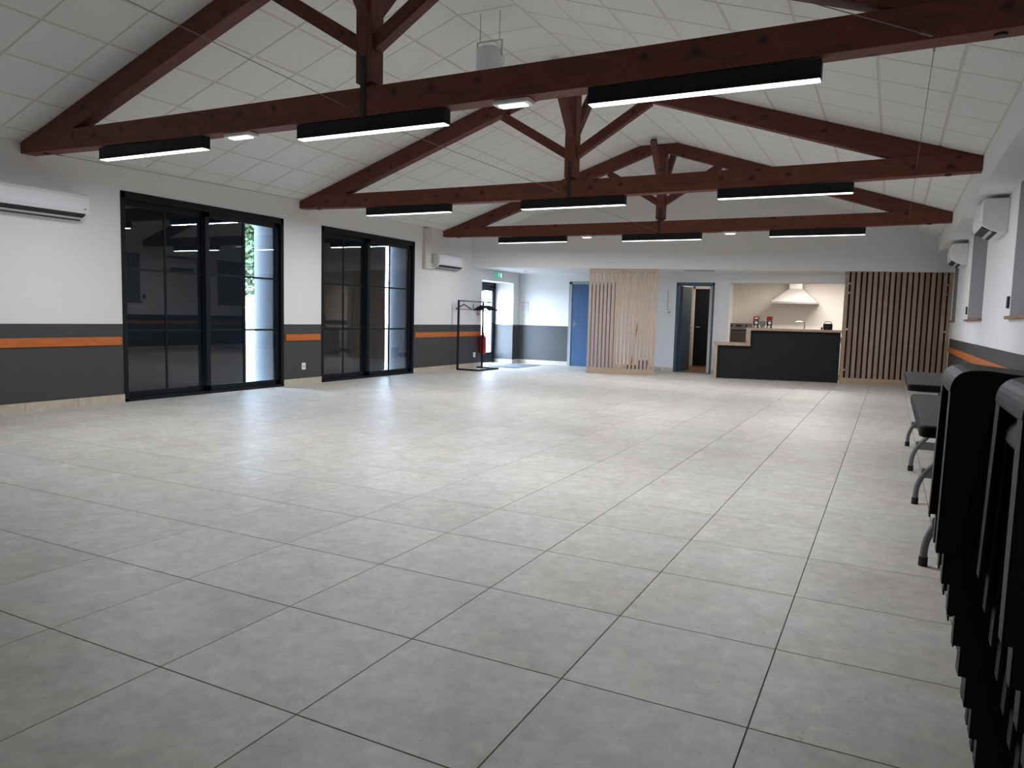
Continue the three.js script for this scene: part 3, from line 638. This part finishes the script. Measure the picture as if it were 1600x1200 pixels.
// ------------------------------------------------------------------ kitchen
{
  const k = thing('kitchen_counter', 'stainless kitchen worktop along the far kitchen wall', 'counter', [-1.3, 0, -17.18]);
  part('worktop', bx(-1.3, 2.6, 0.86, 0.90, -0.3, 0.35, 0.004), M.inox, k);
  part('cupboard', bx(-1.28, 2.48, 0, 0.86, -0.28, 0.3, 0.004), M.cream, k);
  // hood
  const h = thing('range_hood', 'pale steel pyramid extractor hood on the kitchen wall', 'hood', [-1.83, 1.66, -17.16]);
  const hw = 0.52, hd = 0.30, tw = 0.15, td = 0.14, H = 0.37;
  const pts = []; for (const s of [-1, 1]) for (const u of [-1, 1]) { pts.push(new THREE.Vector3(s * hw, 0.05, u * hd), new THREE.Vector3(s * tw, H, -0.12 + u * td)); }
  part('canopy', new ConvexGeometry(pts), S({ color: lin(0.66, 0.63, 0.60), roughness: 0.45, metalness: 0.4 }), h);
  part('rim', [bx(-hw - 0.01, hw + 0.01, 0, 0.05, -hd, hd + 0.01, 0.004)], M.inox, h);
  part('chimney', bx(-tw, tw, H, 0.64, -0.26, 0.02, 0.003), S({ color: lin(0.66, 0.63, 0.60), roughness: 0.45, metalness: 0.4 }), h);
  // oven
  const o = thing('oven', 'stainless oven with a dark glass door left in the kitchen', 'oven', [-2.96, 0.0, -16.3]);
  part('body', bx(-0.30, 0.30, 0.55, 1.16, -0.6, 0, 0.006), M.inox, o);
  part('stand', [bx(-0.29, -0.25, 0, 0.55, -0.05, -0.01, 0.002), bx(0.25, 0.29, 0, 0.55, -0.05, -0.01, 0.002), bx(-0.29, -0.25, 0, 0.55, -0.58, -0.54, 0.002), bx(0.25, 0.29, 0, 0.55, -0.58, -0.54, 0.002)], M.inox, o);
  const od = part('oven_door', bx(-0.29, 0.29, 0.58, 1.03, 0, 0.03, 0.006), M.inoxDark, o);
  part('window', bx(-0.20, 0.20, 0.66, 0.95, 0.03, 0.034, 0.003), S({ color: lin(0.08, 0.06, 0.045), roughness: 0.15 }), od);
  part('handle', rod([-0.18, 0.985, 0.06], [0.18, 0.985, 0.06], 0.016), M.black, od);
  const cp = part('control_panel', bx(-0.30, 0.30, 1.04, 1.16, 0, 0.025, 0.004), M.inoxDark, o);
  part('dial', [rod([-0.18, 1.1, 0.02], [-0.18, 1.1, 0.045], 0.022, 12), rod([0.16, 1.1, 0.02], [0.16, 1.1, 0.045], 0.022, 12)], M.black, cp);
  part('display', bx(-0.08, 0.05, 1.075, 1.125, 0.025, 0.028, 0.001), M.slot, cp);
  // tap
  const tp = thing('kitchen_tap', 'chrome kitchen tap rising behind the bar under the hood', 'tap', [-1.56, 0.90, -16.95]);
  part('column', rod([0, 0, 0], [0, 0.33, 0], 0.018, 12), M.chrome, tp);
  part('spout', tube([[0, 0.30, 0], [-0.06, 0.335, 0.02], [-0.16, 0.335, 0.05], [-0.215, 0.31, 0.06]], 0.014, 20, 8), M.chrome, tp);
  part('lever', beam([0, 0.34, 0], [0.05, 0.38, 0.01], 0.02, 0.01, 0.003), M.chrome, tp);
  // two gauge stations and a jar on the bar
  const onBar = (tt, nn) => gpos(5.36 + tt, nn);
  for (const [tt, label, tall] of [[0.83, 'black canister with a red lid and white dial, left of the pair on the bar', 0.245], [1.10, 'black canister with a red lid and white dial, right of the pair on the bar', 0.245]]) {
    const p = onBar(tt, 0.42), q = thing('canister', label, 'canister', [p[0], 1.075, p[2]], GA);
    part('feet', [beam([-0.05, 0.0, 0.03], [-0.03, 0.07, 0.03], 0.02, 0.016, 0.002), beam([0.05, 0.0, 0.03], [0.03, 0.07, 0.03], 0.02, 0.016, 0.002), beam([0.04, 0, -0.03], [0.03, 0.07, -0.03], 0.02, 0.016, 0.002), beam([-0.04, 0, -0.03], [-0.03, 0.07, -0.03], 0.02, 0.016, 0.002)], M.black, q);
    part('body', bx(-0.055, 0.055, 0.06, 0.155, -0.05, 0.05, 0.01), M.black, q);
    part('dial', rod([0, 0.11, 0.049], [0, 0.11, 0.056], 0.034, 18), M.white2, q);
    part('lid', bx(-0.058, 0.058, 0.16, tall, -0.05, 0.05, 0.012), M.red, q);
    if (tt < 1) part('lid_label', bx(-0.035, 0.035, 0.19, 0.22, 0.05, 0.053, 0.002), M.paper, q);
  }
  { const p = onBar(0.965, 0.42), q = thing('jar', 'grey-green jar between the two red-lidded canisters on the bar', 'jar', [p[0], 1.075, p[2]], GA);
    part('body', new THREE.LatheGeometry([[0, 0.05], [0.05, 0.05], [0.055, 0.06], [0.055, 0.13], [0.045, 0.145], [0, 0.145]].map((v) => new THREE.Vector2(...v)), 20), S({ color: lin(0.25, 0.27, 0.24), roughness: 0.4 }), q);
    part('feet', [rod([0.03, 0, 0.02], [0.025, 0.055, 0.02], 0.008), rod([-0.03, 0, 0.02], [-0.025, 0.055, 0.02], 0.008), rod([0, 0, -0.03], [0, 0.055, -0.025], 0.008)], M.black, q); }
  { const p = onBar(2.24, 0.3), q = thing('radio', 'small black radio with a carrying handle at the right end of the bar', 'radio', [p[0], 1.075, p[2]], GA);
    part('body', bx(-0.085, 0.085, 0, 0.125, -0.05, 0.05, 0.012), M.black, q);
    part('speaker_grille', rod([-0.02, 0.06, 0.049], [-0.02, 0.06, 0.054], 0.04, 18), M.steel, q);
    part('handle', tube([[-0.07, 0.12, 0], [-0.05, 0.165, 0], [0.05, 0.165, 0], [0.07, 0.12, 0]], 0.006, 20, 6), M.black, q);
    part('plug', bx(-0.13, -0.10, 0, 0.05, -0.02, 0.02, 0.006), M.black, q); }
  // lamps of kitchen and corridor
  const kl = thing('kitchen_lamp', 'flat white ceiling lamp inside the kitchen, out of sight above the hatch', 'lamp', [-1.3, 2.27, -16.2]);
  part('case', bx(-0.6, 0.6, 0.006, 0.03, -0.15, 0.15, 0.003), M.white2, kl);
  part('diffuser', bx(-0.58, 0.58, 0, 0.008, -0.13, 0.13, 0.002), glowMat(1, 0.93, 0.85, 2.5), kl);
  areaLight(1.14, 0.24, 0xfff8f0, KITCHEN_POWER * 3, [-1.3, 2.26, -16.2], [-1.3, 0, -16.2]);
  const cl = thing('corridor_lamp', 'flat white ceiling lamp inside the corridor behind the open blue door', 'lamp', [-3.8, 2.27, -16.4]);
  part('case', bx(-0.12, 0.12, 0.006, 0.03, -0.12, 0.12, 0.003), M.white2, cl);
  part('diffuser', bx(-0.11, 0.11, 0, 0.008, -0.11, 0.11, 0.002), glowMat(1, 0.93, 0.85, 2.5), cl);
  areaLight(0.2, 0.2, 0xfff8f0, KITCHEN_POWER * 3, [-3.8, 2.26, -16.4], [-3.8, 0, -16.4]);
}
// ------------------------------------------------------------------ coat rack and hangers
{
  const x0 = -7.98, z0 = -11.49, z1 = -12.56, s = 0.018;
  const t = thing('coat_rack', 'black square-tube coat rack standing near the left wall', 'coat rack', [x0, 0, z0]);
  const dz = z1 - z0, dx = 0.52;
  part('post', bx(-s, s, 0, 1.5, -s, s, 0.002), M.black, t);
  part('post', bx(-s, s, 0, 1.48, dz - s, dz + s, 0.002), M.black, t);
  part('base', [bx(-s, dx, 0, 2 * s, -s, s, 0.002), bx(dx - s, dx + s, 0, 2 * s, dz + 0.2, s, 0.002), bx(-s, dx + s, 0, 2 * s, dz + 0.2 - s, dz + 0.2 + s, 0.002), bx(-s, s, 0, 2 * s, dz - s, dz + 0.2, 0.002)], M.black, t);
  part('hanging_rail', rod([0, 1.49, s], [0, 1.49, dz - 0.45], 0.017, 12), S({ color: lin(0.25, 0.25, 0.27), roughness: 0.25, metalness: 0.8 }), t);
  const hangers = [[-0.22, 0.75, 'black coat hanger hanging alone at the near end of the rack'], [-0.62, -1.05, 'black coat hanger seen edge-on in the middle of the rack']];
  const all = [...hangers]; for (let i = 0; i < 7; i++) all.push([-0.98 - i * 0.065, 0.5 + ((i * 37) % 10 - 5) * 0.05, `black coat hanger in the bunch at the far end of the rack, ${['nearest', 'second', 'third', 'fourth', 'fifth', 'sixth', 'last'][i]} of seven`]);
  let proto;
  for (const [z, ry, label] of all) {
    let h;
    if (!proto) {
      h = thing('coat_hanger', label, 'hanger', [0, 0, 0]);
      part('hook', new THREE.TorusGeometry(0.021, 0.003, 6, 18, Math.PI * 1.25).rotateZ(-0.4).translate(0, 0.0, 0), M.steel, h);
      part('neck', rod([0.0, -0.075, 0], [0.0, -0.02, 0], 0.003, 6), M.steel, h);
      part('arms', [beam([0, -0.075, 0], [0.185, -0.185, 0], 0.014, 0.022, 0.004), beam([0, -0.075, 0], [-0.185, -0.185, 0], 0.014, 0.022, 0.004)], M.black, h);
      part('bar', beam([-0.18, -0.185, 0], [0.18, -0.185, 0], 0.012, 0.012, 0.003), M.black, h);
      proto = h;
    } else { h = proto.clone(); h.name = numbered('coat_hanger'); scene.add(h); h.userData = { ...proto.userData, label }; }
    h.position.set(x0, 1.49, z0 + z); h.rotation.y = ry;
    h.userData.group = label.includes('bunch') ? 'bunched coat hangers on the rack' : 'coat hangers on the rack';
  }
}
// ------------------------------------------------------------------ folding tables
{
  const make = (label, zc, feet) => {
    const t = thing('folding_table', label, 'table', [0.83, 0, zc], 0, 'folding tables along the right wall'), L = 1.83, W = 0.76;
    const r = (a, b, y, rr) => { const s = new THREE.Shape(); s.moveTo(-a + rr, -b); s.lineTo(a - rr, -b); s.quadraticCurveTo(a, -b, a, -b + rr); s.lineTo(a, b - rr); s.quadraticCurveTo(a, b, a - rr, b); s.lineTo(-a + rr, b); s.quadraticCurveTo(-a, b, -a, b - rr); s.lineTo(-a, -b + rr); s.quadraticCurveTo(-a, -b, -a + rr, -b); return s; };
    const slab = (a, b, y0, y1, rr, bev) => new THREE.ExtrudeGeometry(r(a, b, 0, rr), { depth: y1 - y0 - 2 * bev, bevelEnabled: true, bevelThickness: bev, bevelSize: bev, bevelOffset: -bev, bevelSegments: 2, curveSegments: 6 }).rotateX(-Math.PI / 2).translate(0, y0 + bev, 0);
    part('edge', slab(W / 2, L / 2, 0.685, 0.736, 0.05, 0.008), M.tableEdge, t);
    part('tabletop', slab(W / 2 - 0.010, L / 2 - 0.010, 0.73, 0.741, 0.045, 0.002), M.tableTop, t);
    for (const zf of feet) {
      const z = zf - zc, lean = z > 0 ? -0.05 : 0.05;
      for (const s of [-1, 1]) {
        const l = part('leg', tube([[s * 0.31, 0.03, z], [s * 0.304, 0.12, z], [s * 0.272, 0.205, z], [s * 0.22, 0.275, z], [s * 0.16, 0.34, z + lean * 0.4], [s * 0.10, 0.43, z + lean * 0.6], [s * 0.065, 0.54, z + lean * 0.8], [s * 0.055, 0.69, z + lean]], 0.018, 28, 10), M.legGrey, t);
        part('rubber_foot', rod([s * 0.31, 0, z], [s * 0.309, 0.045, z], 0.021, 12), M.rubber, l);
      }
      part('crossbar', bx(-0.285, 0.285, 0.185, 0.25, z - 0.012, z + 0.012, 0.004), M.legGrey, t);
      part('hinge_bar', rod([-0.3, 0.67, z + lean], [0.3, 0.67, z + lean], 0.014), M.legGrey, t);
    }
    part('folding_strut', [beam([0, 0.36, feet[0] - zc], [0, 0.67, feet[0] - zc - 0.45], 0.03, 0.012, 0.002), beam([0, 0.36, feet[1] - zc], [0, 0.67, feet[1] - zc + 0.45], 0.03, 0.012, 0.002)], M.legGrey, t);
  };
  make('dark grey folding table nearest the chair stacks on the right', -2.61, [-1.99, -3.44]);
  make('dark grey folding table at the far end of the right wall', -5.36, [-4.73, -6.15]);
}
// ------------------------------------------------------------------ stacked chairs
{
  // chair faces -x; its front feet stand at x = 0
  function panelFrom(bottom, top, thick, axis) {   // thin tapering plate from two edges; axis = direction of thickness
    const pts = []; for (const p of [...bottom, ...top]) { const a = new THREE.Vector3(...p); const b = a.clone(); b[axis] += thick; pts.push(a, b); }
    return new ConvexGeometry(pts);
  }
  const proto = new THREE.Group();
  const HW = 0.21, FL = 0.03, yT = 0.395;
  for (const s of [-1, 1]) {
    const zf = s * HW, zt = s * (HW - FL), th = -s * 0.004;
    // front leg: a channel of a front plate and a side plate
    part('leg', [
      panelFrom([[0, 0, zf], [0.046, 0, zf]], [[0.006, yT, zt], [0.105, yT, zt]], th, 'z'),
      panelFrom([[0, 0, zf], [0, 0, zf - s * 0.045]], [[0.006, yT, zt], [0.006, yT, zt - s * 0.06]], 0.004, 'x'),
      panelFrom([[0.043, 0, zf], [0.043, 0, zf - s * 0.008]], [[0.101, yT, zt], [0.101, yT, zt - s * 0.008]], 0.004, 'x')], M.plastic, proto);
    part('leg', [
      panelFrom([[0.475, 0, zf], [0.52, 0, zf]], [[0.36, yT, zt], [0.445, yT, zt]], th, 'z'),
      panelFrom([[0.516, 0, zf], [0.516, 0, zf - s * 0.045]], [[0.441, yT, zt], [0.441, yT, zt - s * 0.05]], 0.004, 'x')], M.plastic, proto);
  }
  // seat: curved shell with a turned-down front lip
  const sp = []; const top = [[0.004, 0.388], [0.005, 0.400], [0.008, 0.411], [0.013, 0.4205], [0.020, 0.4285], [0.029, 0.4345], [0.042, 0.4385], [0.058, 0.4405], [0.08, 0.4405], [0.12, 0.436], [0.2, 0.428], [0.3, 0.424], [0.40, 0.426], [0.44, 0.432]];
  for (const p of top) sp.push(p); for (const [x, y] of top.slice().reverse()) sp.push([x + 0.003, y - 0.007 - (x < 0.01 ? 0 : 0)]);
  const side = [[0.43, 0.36], [0.43, 0.425], [0.2, 0.424], [0.08, 0.434], [0.046, 0.432], [0.026, 0.424], [0.014, 0.41], [0.008, 0.38]].reverse();
  const seatW = HW - FL + 0.002;
  part('seat', [prism(sp, -seatW, seatW, 0.0015), prism(side, seatW - 0.006, seatW - 0.0005), prism(side, -seatW + 0.0005, -seatW + 0.006)], M.plastic, proto);
  // backrest: bowed shell
  const bg = new THREE.BoxGeometry(0.008, 0.46, 0.38, 1, 10, 12), bp = bg.attributes.position;
  for (let i = 0; i < bp.count; i++) { const y = bp.getY(i) + 0.23, z = bp.getZ(i), w = 1 - 0.12 * (y / 0.46); const zz = z * w; bp.setXYZ(i, bp.getX(i) + 0.44 + 0.30 * y - 0.35 * zz * zz - (y > 0.4 ? 0 : 0), 0.42 + y - (y > 0.3 ? (zz / 0.19) ** 4 * 0.05 : 0), zz); }
  bg.computeVertexNormals();
  part('backrest', bg, M.plastic, proto);
  const ord = ['topmost', 'second from the top', 'third from the top', 'fourth from the top', 'fifth from the top', 'sixth from the top', 'seventh from the top', 'third from the bottom', 'second from the bottom', 'bottom'];
  const stack = (x, z, which, key) => {
    for (let k = 0; k < 10; k++) {
      const c = proto.clone(); c.name = numbered('stacking_chair'); scene.add(c);
      c.position.set(x + 0.0165 * k, 0.0731 * (9 - k), z);
      c.userData = { label: `dark grey plastic chair, ${ord[k]} of ${which}`, category: 'chair', group: key };
    }
  };
  stack(0.432, -0.0275, 'the far stack beside the folding table', 'far stack of plastic chairs');
  stack(0.505, 0.51, 'the near stack at the right edge', 'near stack of plastic chairs');
}
// ------------------------------------------------------------------ outdoors
struct('ground_outside', [bx(-60, XL - 0.6, -0.12, -0.02, -60, 30, 0), bx(XR + 0.3, 30, -0.12, -0.02, -60, 30, 0)], M.concrete);
{
  const tree = (label, x, z, h, r) => {
    const t = thing('tree', label, 'tree', [x, -0.02, z], 0, 'trees outside the glass doors');
    part('trunk', [rod([0, 0, 0], [0.1, h * 0.5, 0], 0.12, 10), rod([0.1, h * 0.48, 0], [-0.3, h * 0.75, 0.3], 0.06, 8), rod([0.1, h * 0.48, 0], [0.6, h * 0.72, -0.2], 0.06, 8)], M.bark, t);
    const leaf = new THREE.BufferGeometry(); leaf.setAttribute('position', new THREE.Float32BufferAttribute([0, 0, 0, 0.05, 0.02, 0.03, 0, 0.03, 0.14, 0, 0, 0, 0, 0.03, 0.14, -0.05, 0.02, 0.03], 3)); leaf.computeVertexNormals(); uvBox(leaf);
    const n = 5000, im = new THREE.InstancedMesh(leaf, M.leaf, n); im.name = 'crown'; im.userData.kind = 'stuff';
    const m = new THREE.Matrix4(), q = new THREE.Quaternion(), e = new THREE.Euler();
    for (let i = 0; i < n; i++) {
      const a = rnd() * 6.283, b = Math.acos(2 * rnd() - 1), k = r * Math.cbrt(rnd()) * (0.8 + 0.3 * Math.sin(a * 3) * Math.sin(b * 4));
      e.set(rnd() * 6, rnd() * 6, rnd() * 6); q.setFromEuler(e); const s = 1 + rnd();
      m.compose(new THREE.Vector3(k * Math.sin(b) * Math.cos(a), h * 0.62 + k * Math.cos(b) * 0.9, k * Math.sin(b) * Math.sin(a)), q, new THREE.Vector3(s, s, s)); im.setMatrixAt(i, m);
    }
    t.add(im);
  };
  tree('leafy tree outside seen through the gap of the first glass door', -15.5, -13.2, 5.5, 2.2);
  tree('leafy tree outside the glazed exit door', -15.0, -22.5, 5.0, 2.0);
}
renderer.render(scene, camera);
